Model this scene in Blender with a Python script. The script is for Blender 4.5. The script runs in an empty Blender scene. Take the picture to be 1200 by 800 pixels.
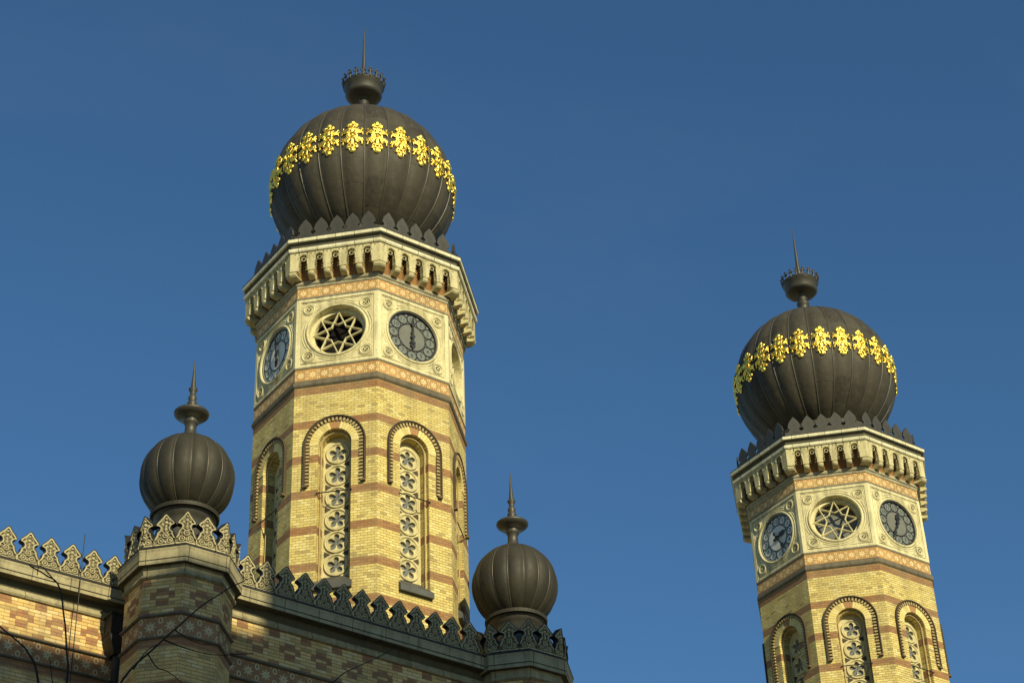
import bpy, math, random
from math import sin, cos, pi, radians as R, sqrt, atan2, floor
random.seed(7)
scene = bpy.context.scene
COL = scene.collection
C8 = cos(R(22.5)); T8 = math.tan(R(22.5))

# ------------------------------------------------------------------ mesh builder
class MB:
    def __init__(s): s.v=[]; s.f=[]; s.uv=[]; s.mi=[]; s.sm=[]
    def vert(s,p): s.v.append(tuple(p)); return len(s.v)-1
    def face(s,pts,uvs=None,mi=0,smooth=False):
        i=[s.vert(p) for p in pts]
        s.f.append(i); s.uv.append(uvs if uvs else [(p[0],p[2]) for p in pts]); s.mi.append(mi); s.sm.append(smooth)
    def grid(s,rows,mi=0,smooth=True,closed=False,uvf=None,flip=False):
        # rows: list of lists of points, shared vertices
        idx=[[s.vert(p) for p in r] for r in rows]
        n=len(rows[0]); m=n if closed else n-1
        for a in range(len(rows)-1):
            for b in range(m):
                c=(b+1)%n
                q=[idx[a][b],idx[a][c],idx[a+1][c],idx[a+1][b]]
                if flip: q.reverse()
                s.f.append(q); s.mi.append(mi); s.sm.append(smooth)
                if uvf:
                    u=[uvf(a,b),uvf(a,b+1),uvf(a+1,b+1),uvf(a+1,b)]
                    if flip: u.reverse()
                    s.uv.append(u)
                else: s.uv.append([(s.v[k][0],s.v[k][2]) for k in q])
    def box(s,x0,x1,y0,y1,z0,z1,mi=0):
        a=[(x0,y0,z0),(x1,y0,z0),(x1,y1,z0),(x0,y1,z0),(x0,y0,z1),(x1,y0,z1),(x1,y1,z1),(x0,y1,z1)]
        for q in ((0,1,5,4),(1,2,6,5),(2,3,7,6),(3,0,4,7),(4,5,6,7),(3,2,1,0)):
            P=[a[i] for i in q]
            if q in ((1,2,6,5),(3,0,4,7)): uv=[(p[1],p[2]) for p in P]
            elif q in ((4,5,6,7),(3,2,1,0)): uv=[(p[0],p[1]) for p in P]
            else: uv=[(p[0],p[2]) for p in P]
            s.face(P,uv,mi)
    def lathe(s,prof,n=32,mi=0,smooth=True,c=(0,0),phase=0):
        rows=[[(c[0]+r*sin(2*pi*k/n+phase),c[1]-r*cos(2*pi*k/n+phase),z) for k in range(n)] for r,z in prof]
        s.grid(rows,mi,smooth,True)
    def tube(s,pts,rad,n=8,mi=0,closed=False,cap=True,smooth=True):
        # pts 3D polyline, rad number or list
        P=[Vector(p) for p in pts]; m=len(P); rows=[]
        up=None
        for i in range(m):
            a=P[(i-1)%m] if (i>0 or closed) else P[i]; b=P[(i+1)%m] if (i<m-1 or closed) else P[i]
            t=(b-a).normalized()
            if up is None:
                up=Vector((0,0,1)) if abs(t.z)<.9 else Vector((1,0,0))
            x=up.cross(t)
            if x.length<1e-6: x=Vector((1,0,0)).cross(t)
            x.normalize(); y=t.cross(x).normalized(); up=y
            r=rad[i] if isinstance(rad,(list,tuple)) else rad
            rows.append([tuple(P[i]+x*(r*cos(2*pi*k/n))+y*(r*sin(2*pi*k/n))) for k in range(n)])
        if closed: rows.append(rows[0])
        s.grid(rows,mi,smooth,True)
        if cap and not closed:
            s.face(list(reversed(rows[0])),None,mi); s.face(rows[-1],None,mi)
    def sweep(s,path,prof,closed=False,mi=0,u0=0,capends=False):
        # path: 2D points; outward = right of travel; prof: (offset,z[,mi]); flat shaded, uv in metres
        n=len(path); dirs=[]
        for i in range(n if closed else n-1):
            a=path[i]; b=path[(i+1)%n]; L=math.hypot(b[0]-a[0],b[1]-a[1]); dirs.append(((b[0]-a[0])/L,(b[1]-a[1])/L,L))
        def pt(i,o):
            if closed: d0=dirs[i-1]; d1=dirs[i%n]
            else:
                d0=dirs[max(0,i-1)]; d1=dirs[min(len(dirs)-1,i)]
            n0=(d0[1],-d0[0]); n1=(d1[1],-d1[0])
            mx,my=n0[0]+n1[0],n0[1]+n1[1]; k=2/(mx*mx+my*my)
            p=path[i%n]; return (p[0]+mx*k*o,p[1]+my*k*o)
        vacc=[0]
        for a,b in zip(prof,prof[1:]): vacc.append(vacc[-1]+math.hypot(a[0]-b[0],a[1]-b[1]))
        u=u0
        for i in range(len(dirs)):
            d=dirs[i]; L=d[2]
            for j in range(len(prof)-1):
                A,B=prof[j],prof[j+1]
                p=[(*pt(i,A[0]),A[1]),(*pt(i+1,A[0]),A[1]),(*pt(i+1,B[0]),B[1]),(*pt(i,B[0]),B[1])]
                base=path[i]
                def uu(q): return u+(q[0]-base[0])*d[0]+(q[1]-base[1])*d[1]
                vert=abs(A[0]-B[0])<1e-4
                va=(A[1],B[1]) if vert else (A[1]+0.0,A[1]+(vacc[j+1]-vacc[j]))
                m=A[2] if len(A)>2 else mi
                if math.hypot(A[0]-B[0],A[1]-B[1])>1e-6:
                    s.face(p,[(uu(p[0]),va[0]),(uu(p[1]),va[0]),(uu(p[2]),va[1]),(uu(p[3]),va[1])],m)
            u+=L
        if capends and not closed:
            s.face([(*pt(0,q[0]),q[1]) for q in prof],None,mi)
            s.face([(*pt(n-1,q[0]),q[1]) for q in reversed(prof)],None,mi)
    def build(s,name,mats,parent=None,link=True):
        me=bpy.data.meshes.new(name); me.from_pydata(s.v,[],s.f)
        l=me.uv_layers.new(name='UVMap'); k=0
        for pl,uv,mi,sm in zip(me.polygons,s.uv,s.mi,s.sm):
            pl.material_index=mi; pl.use_smooth=sm
            for q in uv: l.data[k].uv=q; k+=1
        if not isinstance(mats,(list,tuple)): mats=[mats]
        for m in mats: me.materials.append(m)
        me.update()
        o=bpy.data.objects.new(name,me)
        if link: COL.objects.link(o)
        if parent: o.parent=parent
        return o
from mathutils import Vector, noise

def thing(name,label,cat,loc=(0,0,0),group=None):
    o=bpy.data.objects.new(name,None); COL.objects.link(o); o.location=loc
    o.empty_display_size=.5; o['label']=label; o['category']=cat
    if group: o['group']=group
    return o
def tagm(o,label,cat,group=None):
    o['label']=label; o['category']=cat
    if group: o['group']=group
def struct(o): o['kind']='structure'; return o
def kids(o): return [c for c in COL.objects if c.parent==o]
def dup(o,parent,rot=None,loc=None):
    c=o.copy(); COL.objects.link(c); c.parent=parent
    if rot is not None: c.rotation_euler=(0,0,rot)
    if loc is not None: c.location=loc
    for k in kids(o): dup(k,c)
    return c

# ------------------------------------------------------------------ node expression helper
class X:
    nt=None
    def __init__(s,sock): s.s=sock
    @staticmethod
    def m(op,*a,clamp=False):
        n=X.nt.nodes.new('ShaderNodeMath'); n.operation=op; n.use_clamp=clamp
        for i,q in enumerate(a):
            if isinstance(q,X): X.nt.links.new(q.s,n.inputs[i])
            else: n.inputs[i].default_value=q
        return X(n.outputs[0])
    def __add__(a,b): return X.m('ADD',a,b)
    __radd__=__add__
    def __sub__(a,b): return X.m('SUBTRACT',a,b)
    def __rsub__(a,b): return X.m('SUBTRACT',b,a)
    def __mul__(a,b): return X.m('MULTIPLY',a,b)
    __rmul__=__mul__
    def __truediv__(a,b): return X.m('DIVIDE',a,b)
    def lt(a,b): return X.m('LESS_THAN',a,b)
    def gt(a,b): return X.m('GREATER_THAN',a,b)
    def floor(a): return X.m('FLOOR',a)
    def fr(a): return X.m('FRACT',a)
    def abs(a): return X.m('ABSOLUTE',a)
    def mx(a,b): return X.m('MAXIMUM',a,b)
    def mn(a,b): return X.m('MINIMUM',a,b)
    def mod(a,b): return X.m('FLOORED_MODULO',a,b)
    def sat(a): return X.m('ADD',a,0.0,clamp=True)
def newmat(name):
    m=bpy.data.materials.new(name); m.use_nodes=True; nt=m.node_tree; X.nt=nt
    return m,nt,nt.nodes['Principled BSDF']
def uvxy():
    n=X.nt.nodes.new('ShaderNodeUVMap'); s=X.nt.nodes.new('ShaderNodeSeparateXYZ'); X.nt.links.new(n.outputs[0],s.inputs[0])
    return X(s.outputs[0]),X(s.outputs[1]),n.outputs[0]
def objco():
    n=X.nt.nodes.new('ShaderNodeTexCoord'); return n.outputs['Object']
def geopos():
    n=X.nt.nodes.new('ShaderNodeNewGeometry'); return n.outputs['Position']
def noi(vec,scale,detail=4,rough=.55,stretch=None):
    nt=X.nt
    if stretch:
        mp=nt.nodes.new('ShaderNodeMapping'); mp.inputs['Scale'].default_value=stretch; nt.links.new(vec,mp.inputs[0]); vec=mp.outputs[0]
    n=nt.nodes.new('ShaderNodeTexNoise'); n.inputs['Scale'].default_value=scale; n.inputs['Detail'].default_value=detail; n.inputs['Roughness'].default_value=rough
    nt.links.new(vec,n.inputs['Vector']); return X(n.outputs['Fac'])
def wn(a,b):
    nt=X.nt; c=nt.nodes.new('ShaderNodeCombineXYZ')
    nt.links.new(a.s,c.inputs[0]); nt.links.new(b.s,c.inputs[1])
    n=nt.nodes.new('ShaderNodeTexWhiteNoise'); n.noise_dimensions='3D'; nt.links.new(c.outputs[0],n.inputs['Vector']); return X(n.outputs['Value'])
def col(c): return (c[0],c[1],c[2],1)
def mix(f,a,b,mode='MIX'):
    nt=X.nt; n=nt.nodes.new('ShaderNodeMix'); n.data_type='RGBA'; n.blend_type=mode
    def put(q,i):
        if isinstance(q,X): nt.links.new(q.s,n.inputs[i])
        elif hasattr(q,'links'): nt.links.new(q,n.inputs[i])
        elif isinstance(q,(int,float)): n.inputs[i].default_value=q
        else: n.inputs[i].default_value=col(q)
    put(f,0); put(a,6); put(b,7)
    return n.outputs[2]
def ramp(x,lo,hi): return ((x-lo)*(1.0/(hi-lo))).sat()
def bump(bs,h,strength,dist):
    nt=X.nt; n=nt.nodes.new('ShaderNodeBump'); n.inputs['Strength'].default_value=strength; n.inputs['Distance'].default_value=dist
    nt.links.new(h.s,n.inputs['Height']); nt.links.new(n.outputs[0],bs.inputs['Normal'])

YEL=(.70,.56,.19); YEL2=(.60,.475,.16); YEL3=(.78,.66,.28); BRN=(.36,.185,.07); BRN2=(.26,.125,.052)
def masonry(name,L,h,z0,kind):
    m,nt,bs=newmat(name); u,v,uv=uvxy()
    vv=(v-z0)/h; j=vv.floor(); fy=vv.fr()
    off=j.mod(2.0)*0.5
    uu=u/L+off; i=uu.floor(); fx=uu.fr()
    if kind=='wall': pass
    mort=(fx*L).lt(.010).mx((fy*h).lt(.0125))
    rnd=wn(i,j); rnd2=wn(j,i+17.3)
    if kind=='tower':
        brown=j.mod(14.0).lt(2.5)
    else:
        # diamonds of brown bricks between z 20.42 and 21.3, brown course band below the tile frieze
        half=((u/L+off)*2.0).floor()*(L*.5)+L*.25-off*L
        P=.75
        dx=((half/P).fr()-.5).abs()*P; dx2=.5*P-dx
        zc=(j+.5)*h+z0; dz=(zc-20.865).abs(); dz2=.415-dz
        d1=(dx/.27+dz/.245).lt(1.0); hole=((dx).lt(.1)*(dz).lt(.03))
        d2=(dx2/.22+dz2.abs()/.20).lt(1.0)
        zone=v.gt(20.2)
        brown=(d1*(1.0-hole)).mx(d2)*zone
        low=(1.0-zone)*(((v-19.99)*(1/.94)).fr().gt(.76))
        brown=brown.mx(low)
    if kind=='tower': Y1,Y2,Y3,B1,B2=YEL,YEL2,YEL3,BRN,BRN2
    else: Y1,Y2,Y3,B1,B2=(.80,.54,.20),(.64,.42,.15),(.82,.63,.31),(.40,.19,.08),(.29,.13,.06)
    c=mix(ramp(rnd,.15,.95),Y2,Y1); c=mix(rnd2.gt(.8)*.75,c,Y3); c=mix(rnd2.lt(.07)*.6,c,(.27,.20,.09))
    b=mix(rnd,B2,B1)
    c=mix(brown,c,b)
    g=objco()
    c=mix(ramp(noi(g,.9,5),.45,.75)*.35,c,(.26,.24,.15))
    c=mix(ramp(noi(g,1.0,5,.6,(2.8,2.8,.3)),.48,.75)*.45,c,(.15,.12,.065))
    mc=mix(brown,(.20,.14,.055),(.17,.11,.07))
    c=mix(ramp(noi(g,7,4),.50,.72)*.30,c,(.40,.30,.13))
    c=mix(mort*.8,c,mc)
    c=mix(ramp(noi(g,34,3),.35,.8)*.22,c,(.12,.10,.06))
    nt.links.new(c,bs.inputs['Base Color']); bs.inputs['Roughness'].default_value=.82; bs.inputs['Specular IOR Level'].default_value=.25
    bump(bs,(1.0-mort)+noi(g,45,3)*.5+rnd*.35,.7,.012)
    return m
def tiles(name,cell,zc,hh,ground,cream,Rs,loops):
    m,nt,bs=newmat(name); u,v,uv=uvxy()
    x=((u/cell).fr()-.5)*cell; y=v-zc
    r=X.m('SQRT',x*x+y*y); a=X.m('ARCTAN2',y,x)
    ap=X.m('PINGPONG',a+(2*pi),pi/8)      # 0 at a tip, pi/8 at a notch
    px=r*X.m('COSINE',ap); py=r*X.m('SINE',ap)
    ri=Rs*.46; ix,iy=ri*cos(pi/8),ri*sin(pi/8)
    # inside if left of edge (Rs,0)->(ix,iy)
    ex,ey=ix-Rs,iy
    star=((px-Rs)*ey-(py)*ex).lt(0.0)
    dot=r.lt(Rs*.12)
    xb=(x.abs()-cell*.5).abs(); yb=y.abs()
    if loops:
        e=X.m('SQRT',(xb/(cell*.13))*(xb/(cell*.13))+((yb-hh*.60)/(hh*.34))*((yb-hh*.60)/(hh*.34)))
        lp=e.lt(1.0)*e.gt(.5)
        lp=lp.mx(((x.abs()-cell*.27).abs()+(yb-hh*.86).abs()).lt(cell*.05))
    else:
        e=X.m('SQRT',(xb/(cell*.14))*(xb/(cell*.14))+((yb-hh*.60)/(hh*.30))*((yb-hh*.60)/(hh*.30)))
        lp=e.lt(1.0)*e.gt(.40)
        lp=lp.mx((xb+yb).lt(cell*.10))
    g=objco(); n=noi(g,9,5)
    pat=(star*(1.0-dot)).mx(lp)
    ci=(u/cell).floor(); tr=wn(ci,ci+3.0)
    gc=mix(tr,ground,tuple(q*.72 for q in ground))
    c=mix(pat*(.72+.28*ramp(n,.3,.6)),gc,cream)
    joint=(xb).lt(.004)
    c=mix(joint*.6,c,(.12,.08,.05))
    c=mix(ramp(noi(g,2.2,5),.5,.8)*.35,c,(.15,.12,.08))
    nt.links.new(c,bs.inputs['Base Color']); bs.inputs['Roughness'].default_value=.7; bs.inputs['Specular IOR Level'].default_value=.3
    bump(bs,pat+n*.6-joint,.5,.01)
    return m
def stone(name,c1,c2,dirt,amt=.5,rough=.85,joint=0):
    m,nt,bs=newmat(name); g=objco()
    c=mix(ramp(noi(g,2.3,6),.35,.7),c1,c2)
    c=mix(ramp(noi(g,2.0,6,.65,(3,3,.4)),.48,.74)*amt,c,dirt)
    c=mix(ramp(noi(g,16,4),.5,.8)*amt*.7,c,dirt)
    h=noi(g,30,6,.65)+noi(g,5,4)*.8
    if joint:
        u,v,uv=uvxy(); ju=u/joint; jm=(ju.fr()*joint).lt(.016); bi=ju.floor(); tone=wn(bi,bi+5.0)
        c=mix(tone*.35,c,tuple(q*.8 for q in c2)); c=mix(jm*.8,c,tuple(q*.4 for q in dirt)); h=h-jm
    nt.links.new(c,bs.inputs['Base Color']); bs.inputs['Roughness'].default_value=rough; bs.inputs['Specular IOR Level'].default_value=.2
    bump(bs,h,.55,.012)
    return m
def metal(name,c1,c2,rough,metallic,seams=None,bmp=.3,spec=.5,rnd=True):
    m,nt,bs=newmat(name); g=objco()
    c=mix(ramp(noi(g,1.7,6,.6),.35,.7),c1,c2)
    c=mix(ramp(noi(g,3.0,6,.6,(3,3,.5)),.5,.8)*.45,c,tuple(q*.55 for q in c1))
    h=noi(g,4.5,3)*.8+noi(g,24,4)*.25
    if seams:
        u,v,uv=uvxy()
        # staggered horizontal sheet joints per gore
        gi=u.floor(); vv=v/seams+wn(gi,gi+1.0)*.35
        jt=vv.fr().lt(.035); sh=wn(gi,vv.floor())
        c=mix(jt*.85,c,tuple(q*.25 for q in c1)); c=mix(sh*.8,c,tuple(q*1.4 for q in c2)); c=mix(ramp(noi(g,1.6,6,.65,(6,6,.5)),.48,.70)*.7,c,(.075,.068,.05))
        h=h-jt*.6+sh*.2
    nt.links.new(c,bs.inputs['Base Color'])
    rr=ramp(noi(g,6,4),.2,.8)*.18+(rough-.09)
    nt.links.new(rr.s,bs.inputs['Roughness']); bs.inputs['Metallic'].default_value=metallic; bs.inputs['Specular IOR Level'].default_value=spec
    bump(bs,h,bmp,.03)
    return m
def plain(name,c,rough=.8,metallic=0,spec=.4,n=.25,scale=8):
    m,nt,bs=newmat(name); g=objco()
    cc=mix(ramp(noi(g,scale,4),.3,.75)*n,c,tuple(q*.4 for q in c))
    nt.links.new(cc,bs.inputs['Base Color']); bs.inputs['Roughness'].default_value=rough; bs.inputs['Metallic'].default_value=metallic; bs.inputs['Specular IOR Level'].default_value=spec
    return m

M={}
M['brick']=masonry('tower_brickwork',.165,.94/14,27.65,'tower')
M['wallbrick']=masonry('wall_brickwork',.25,.0755,20.42,'wall')
M['tile']=tiles('tower_star_tiles',.2849,0,.145,(.46,.26,.085),(.66,.50,.25),.118,False)
M['tilew']=tiles('wall_star_tiles',.41,20.205,.215,(.34,.18,.075),(.54,.44,.24),.135,True)
M['stone']=stone('pale_stone',(.68,.62,.37),(.57,.51,.29),(.19,.16,.085),.72)
M['cstone']=stone('cornice_stone',(.42,.37,.22),(.30,.26,.155),(.10,.09,.06),.8,.85,.82)
M['mstone']=stone('carved_stone',(.47,.415,.245),(.37,.325,.195),(.14,.125,.08),.6)
M['grey']=stone('moulding_stone',(.19,.165,.12),(.13,.115,.085),(.055,.05,.04),.6,.7)
M['hood']=stone('hood_terracotta',(.16,.11,.065),(.11,.08,.05),(.05,.045,.03),.5)
M['arch']=None
M['dome']=metal('dome_sheet_metal',(.030,.026,.017),(.045,.039,.026),.64,0,.62,.35,.28)
M['dmetal']=metal('dark_sheet_metal',(.045,.042,.032),(.065,.06,.045),.5,.2)
M['melon']=metal('turret_sheet_metal',(.027,.024,.016),(.041,.037,.024),.62,0,None,.35,.3)
M['flash']=plain('black_flashing',(.018,.018,.018),.55)
M['lead']=metal('lead_sheet',(.06,.06,.055),(.09,.09,.08),.55,.1)
M['iron']=plain('black_iron',(.012,.012,.013),.5,.0,.5,.2)
M['pipe']=metal('downpipe_iron',(.017,.017,.016),(.028,.027,.024),.6,0,None,.3,.25)
M['dark']=plain('dark_belfry',(.012,.011,.010),.95,0,.1)
M['greyglass']=plain('grey_pane',(.15,.155,.14),.35,0,.5)
M['clockL']=plain('pale_dial_lattice',(.15,.17,.16),.5)
M['clockA']=plain('dial_lattice',(.035,.038,.038),.5)
M['disc']=plain('dial_glass_disc',(.17,.185,.165),.5,0,.2,.35,5)
M['disc2']=plain('dial_centre_glass',(.165,.17,.145),.5,0,.2,.4,4)
M['num']=plain('dial_numeral_paint',(.035,.05,.05),.6)
M['tree']=stone('bark',(.045,.037,.028),(.03,.025,.02),(.015,.013,.01),.5)
def goldmat():
    m,nt,bs=newmat('gilded_metal'); g=objco()
    c=mix(ramp(noi(g,6,4),.35,.7),(1.0,.76,.16),(.90,.62,.10))
    nt.links.new(c,bs.inputs['Base Color']); bs.inputs['Metallic'].default_value=1; bs.inputs['Roughness'].default_value=.34
    bump(bs,noi(g,28,3),.6,.03)
    return m
M['gold']=goldmat()
def voussoir():
    m,nt,bs=newmat('voussoir_brick'); u,v,uv=uvxy()   # u arc metres measured from crown, v radial
    w=.078; uu=u/w+.5; i=uu.floor(); fx=uu.fr()
    mort=(fx*w).lt(.010); key=i.abs().lt(1.5); rnd=wn(i,i+2.0)
    c=mix(rnd,YEL2,YEL3); c=mix(key,c,BRN); c=mix(mort*.8,c,(.24,.17,.08)); g=objco()
    c=mix(ramp(noi(g,3,5),.45,.8)*.4,c,(.15,.12,.07))
    nt.links.new(c,bs.inputs['Base Color']); bs.inputs['Roughness'].default_value=.8
    bump(bs,(1.0-mort)+noi(g,40,3)*.4,.6,.01)
    return m
M['arch']=voussoir()
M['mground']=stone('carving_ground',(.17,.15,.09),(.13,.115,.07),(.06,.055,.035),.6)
M['grime']=stone('grimy_stone',(.13,.12,.08),(.09,.085,.06),(.04,.04,.03),.5)  # dirt together with overhang shade painted into cornice hollows and soffits

# ------------------------------------------------------------------ octagon helpers
def octpath(ap,phase=0):
    r=ap/C8
    # start at left vertex of front face (k=0), counter-clockwise seen from above => front face runs +X
    return [(r*cos(R(-112.5+45*i)),r*sin(R(-112.5+45*i))) for i in range(8)]
def rotz(p,a): return (p[0]*cos(a)-p[1]*sin(a),p[0]*sin(a)+p[1]*cos(a),p[2])
def face_pts(mb_local,k):   # rotate whole MB copy
    pass
def append_rot(dst,src,a,du=0):
    for f,uv,mi,sm in zip(src.f,src.uv,src.mi,src.sm):
        dst.face([rotz(src.v[i],a) for i in f],[(q[0]+du,q[1]) for q in uv],mi,sm)

def arch_path(w,zs,zb,n=20):
    """left bottom -> arch -> right bottom, (u,z)"""
    p=[(-w,zb)]
    for i in range(n+1):
        a=pi-pi*i/n; p.append((w*cos(a),zs+w*sin(a)))
    p.append((w,zb)); return p

# ------------------------------------------------------------------ TOWER
TAP=2.417; TW=TAP*T8   # half width of a face 1.001
def build_tower(label):
    t=thing('clock_tower',label,'tower')
    # ---- shaft
    def brickwall(mb,ap,ztop,zbot):
        pass
    f=MB(); y=-TAP; w=.39; zs=27.17; zb=23.55; zt=28.86; z0=0.0
    def q(a,b,c,d): f.face([(p[0],y,p[1]) for p in (a,b,c,d)],[(p[0]+1.0,p[1]) for p in (a,b,c,d)])
    q((-TW,z0),(TW,z0),(TW,zb),(-TW,zb))
    q((-TW,zb),(-w,zb),(-w,zs),(-TW,zs)); q((w,zb),(TW,zb),(TW,zs),(w,zs))
    q((-TW,zs),(-w,zs),(-w,zt),(-TW,zt)); q((w,zs),(TW,zs),(TW,zt),(w,zt))
    ap=arch_path(w,zs,zb)[1:-1]
    for a,b in zip(ap,ap[1:]): q(a,b,(b[0],zt),(a[0],zt))
    # reveals: opening .39 -> depth .12 -> ledge .31 -> depth .34
    def reveal(w,y0,y1,mi=0):
        P=arch_path(w,zs,zb)
        for a,b in zip(P,P[1:]):
            f.face([(a[0],y0,a[1]),(b[0],y0,b[1]),(b[0],y1,b[1]),(a[0],y1,a[1])],[(y0+5,a[1]),(y0+5,b[1]),(y1+5,b[1]),(y1+5,a[1])],mi)
    reveal(w,y,y+.11)
    P=arch_path(w,zs,zb); Q=arch_path(.335,zs,zb)
    for a,b,c,d in zip(P,P[1:],Q[1:],Q): f.face([(a[0],y+.11,a[1]),(b[0],y+.11,b[1]),(c[0],y+.11,c[1]),(d[0],y+.11,d[1])],[(p[0],p[1]) for p in (a,b,c,d)])
    reveal(.335,y+.11,y+.42)
    f.face([(-.34,y+.42,zb),(.34,y+.42,zb),(.34,y+.42,27.6),(-.34,y+.42,27.6)],None,1)
    sh=MB()
    for k in range(8): append_rot(sh,f,R(45*k),k*2.02)
    sh.build('shaft',[M['brick'],M['dark']],t)
    # ---- windows
    wd=MB(); yt=y+.27; hw=.30; zc0=24.13; sp=.584
    # tracery slab: rosettes as rings with a five lobed opening
    def ringface(cx,cz,outer,inner,y0,th):
        n=len(outer)
        for i in range(n):
            a,b=outer[i],outer[(i+1)%n]; c,d=inner[(i+1)%n],inner[i]
            wd.face([(cx+a[0],y0,cz+a[1]),(cx+b[0],y0,cz+b[1]),(cx+c[0],y0,cz+c[1]),(cx+d[0],y0,cz+d[1])])
            wd.face([(cx+d[0],y0,cz+d[1]),(cx+c[0],y0,cz+c[1]),(cx+c[0],y0+th,cz+c[1]),(cx+d[0],y0+th,cz+d[1])])
    N=60
    lob=[]
    for i in range(N):
        a=2*pi*i/N+pi/2; c=abs(cos(2.5*(a-pi/2)))
        r=.062+.152*c**.60
        lob.append((r*cos(a),r*sin(a)))
    for s_ in range(6):
        cz=zc0+sp*s_-.0
        # square cell outer boundary
        out=[]
        for i in range(N):
            a=2*pi*i/N+pi/2; ca,sa=cos(a),sin(a); k=min(hw/max(abs(ca),1e-6),(sp/2)/max(abs(sa),1e-6)); out.append((k*ca,k*sa))
        circ=[(.262*cos(2*pi*i/N+pi/2),.262*sin(2*pi*i/N+pi/2)) for i in range(N)]
        # ground around circle, slightly back; with dark triangular eyes painted for deeper shade
        ringface(0,cz,out,circ,yt+.03,.02)
        ringface(0,cz,circ,lob,yt+.015,.06)
        wd.tube([(.262*cos(2*pi*i/32),yt+.01,cz+.262*sin(2*pi*i/32)) for i in range(32)],.024,6,0,True)
        wd.tube([(.226*cos(2*pi*i/32),yt+.014,cz+.226*sin(2*pi*i/32)) for i in range(32)],.007,5,0,True)
        for sx in (-1,1):
            if s_<5:
                e=[(sx*.285,cz+sp/2-.085),(sx*.285,cz+sp/2+.085),(sx*.13,cz+sp/2)]
                wd.face([(p[0],yt+.026,p[1]) for p in (e if sx>0 else e[::-1])],None,4)
    wd.box(-.30,.30,yt+.028,yt+.05,zc0-sp/2-.02-.25,zc0-sp/2)
    zt5=zc0+5.5*sp
    A=[(.34*cos(pi*i/24),27.17+.34*sin(pi*i/24)) for i in range(25)]
    A=[p for p in A if p[1]>zt5]
    if A: wd.face([(p[0],yt+.03,p[1]) for p in [(.33,zt5)]+A+[(-.33,zt5)]])
    # plain back-fill at the sides
    for sx in (-1,1): wd.box(min(sx*.298,sx*.336),max(sx*.298,sx*.336),yt+.02,yt+.05,zb,zt5+.05)
    wd.box(-.33,.33,yt+.075,yt+.09,zb,27.45,2)
    # inner roll moulding round the opening
    rp=arch_path(.345,zs,zb,24); wd.tube([(p[0],y+.10,p[1]) for p in rp],.018,6,3)
    wroot=wd.build('window',[M['trac'],M['hood'],M['greyglass'],M['hoodlt'],M['hooddk']],t)
    # voussoir ring
    vr=MB(); n=36
    for i in range(n):
        a0=pi*i/n; a1=pi*(i+1)/n; r0,r1=.395,.60
        pts=[(r0*cos(a0),zs+r0*sin(a0)),(r1*cos(a0),zs+r1*sin(a0)),(r1*cos(a1),zs+r1*sin(a1)),(r0*cos(a1),zs+r0*sin(a1))]
        uv=[((pi/2-a0)*.5,0),((pi/2-a0)*.5,.2),((pi/2-a1)*.5,.2),((pi/2-a1)*.5,0)]
        vr.face([(p[0],y-.014,p[1]) for p in pts],uv)
        vr.face([(pts[0][0],y-.014,pts[0][1]),(pts[3][0],y-.014,pts[3][1]),(pts[3][0],y+.05,pts[3][1]),(pts[0][0],y+.05,pts[0][1])],[uv[0],uv[3],uv[3],uv[0]])
        vr.face([(pts[1][0],y-.014,pts[1][1]),(pts[2][0],y-.014,pts[2][1]),(pts[2][0],y,pts[2][1]),(pts[1][0],y,pts[1][1])],[uv[1],uv[2],uv[2],uv[1]])
    vr.build('arch_ring',M['arch'],wroot)
    # hood moulding with dentils
    hd=MB(); zl=26.08
    def strip(r,wd_,y0,y1,mi=0,zl=zl):
        P=arch_path(r-wd_/2,zs,zl,32); Q=arch_path(r+wd_/2,zs,zl,32)
        for a,b,c,d in zip(P,P[1:],Q[1:],Q):
            hd.face([(a[0],y1,a[1]),(b[0],y1,b[1]),(c[0],y1,c[1]),(d[0],y1,d[1])],None,mi)
            hd.face([(a[0],y0,a[1]),(b[0],y0,b[1]),(b[0],y1,b[1]),(a[0],y1,a[1])],None,mi)
            hd.face([(d[0],y0,d[1]),(c[0],y0,c[1]),(c[0],y1,c[1]),(d[0],y1,d[1])],None,mi)
    strip(.722,.028,y,y-.068,2); strip(.697,.016,y,y-.045,0); strip(.635,.085,y,y-.010,2)
    for sx in (-1,1): hd.box(sx*.68-.055,sx*.68+.055,y-.09,y,zl-.045,zl)
    path=[]; L=zs-zl; tot=2*L+pi*.635; nd=46
    for i in range(nd):
        s_=(i+.5)/nd*tot
        if s_<L: c=(-.635,zl+s_,0)
        elif s_<L+pi*.635:
            a=pi-(s_-L)/.635; c=(.635*cos(a),zs+.635*sin(a),a-pi)
        else: c=(.635,zs-(s_-L-pi*.635),0)
        ux,uz=cos(c[2]),sin(c[2]); hx,hz=.040,.023
        cr=[(c[0]+ux*a-uz*b,c[1]+uz*a+ux*b) for a,b in ((-hx,-hz),(hx,-hz),(hx,hz),(-hx,hz))]
        hd.face([(p[0],y-.05,p[1]) for p in cr],None,1)
        for a,b in zip(cr,cr[1:]+cr[:1]): hd.face([(a[0],y-.05,a[1]),(b[0],y-.05,b[1]),(b[0],y,b[1]),(a[0],y,a[1])],None,1)
    hd.build('hood_moulding',[M['hood'],M['hoodlt'],M['hooddk']],wroot)
    sl=MB()
    sl.face([(-.44,y-.10,23.50),(.44,y-.10,23.50),(.33,y+.31,23.86),(-.33,y+.31,23.86)])
    sl.face([(-.44,y-.10,23.36),(.44,y-.10,23.36),(.44,y-.10,23.50),(-.44,y-.10,23.50)])
    sl.face([(-.44,y,23.36),(.44,y,23.36),(.44,y-.10,23.36),(-.44,y-.10,23.36)])
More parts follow.
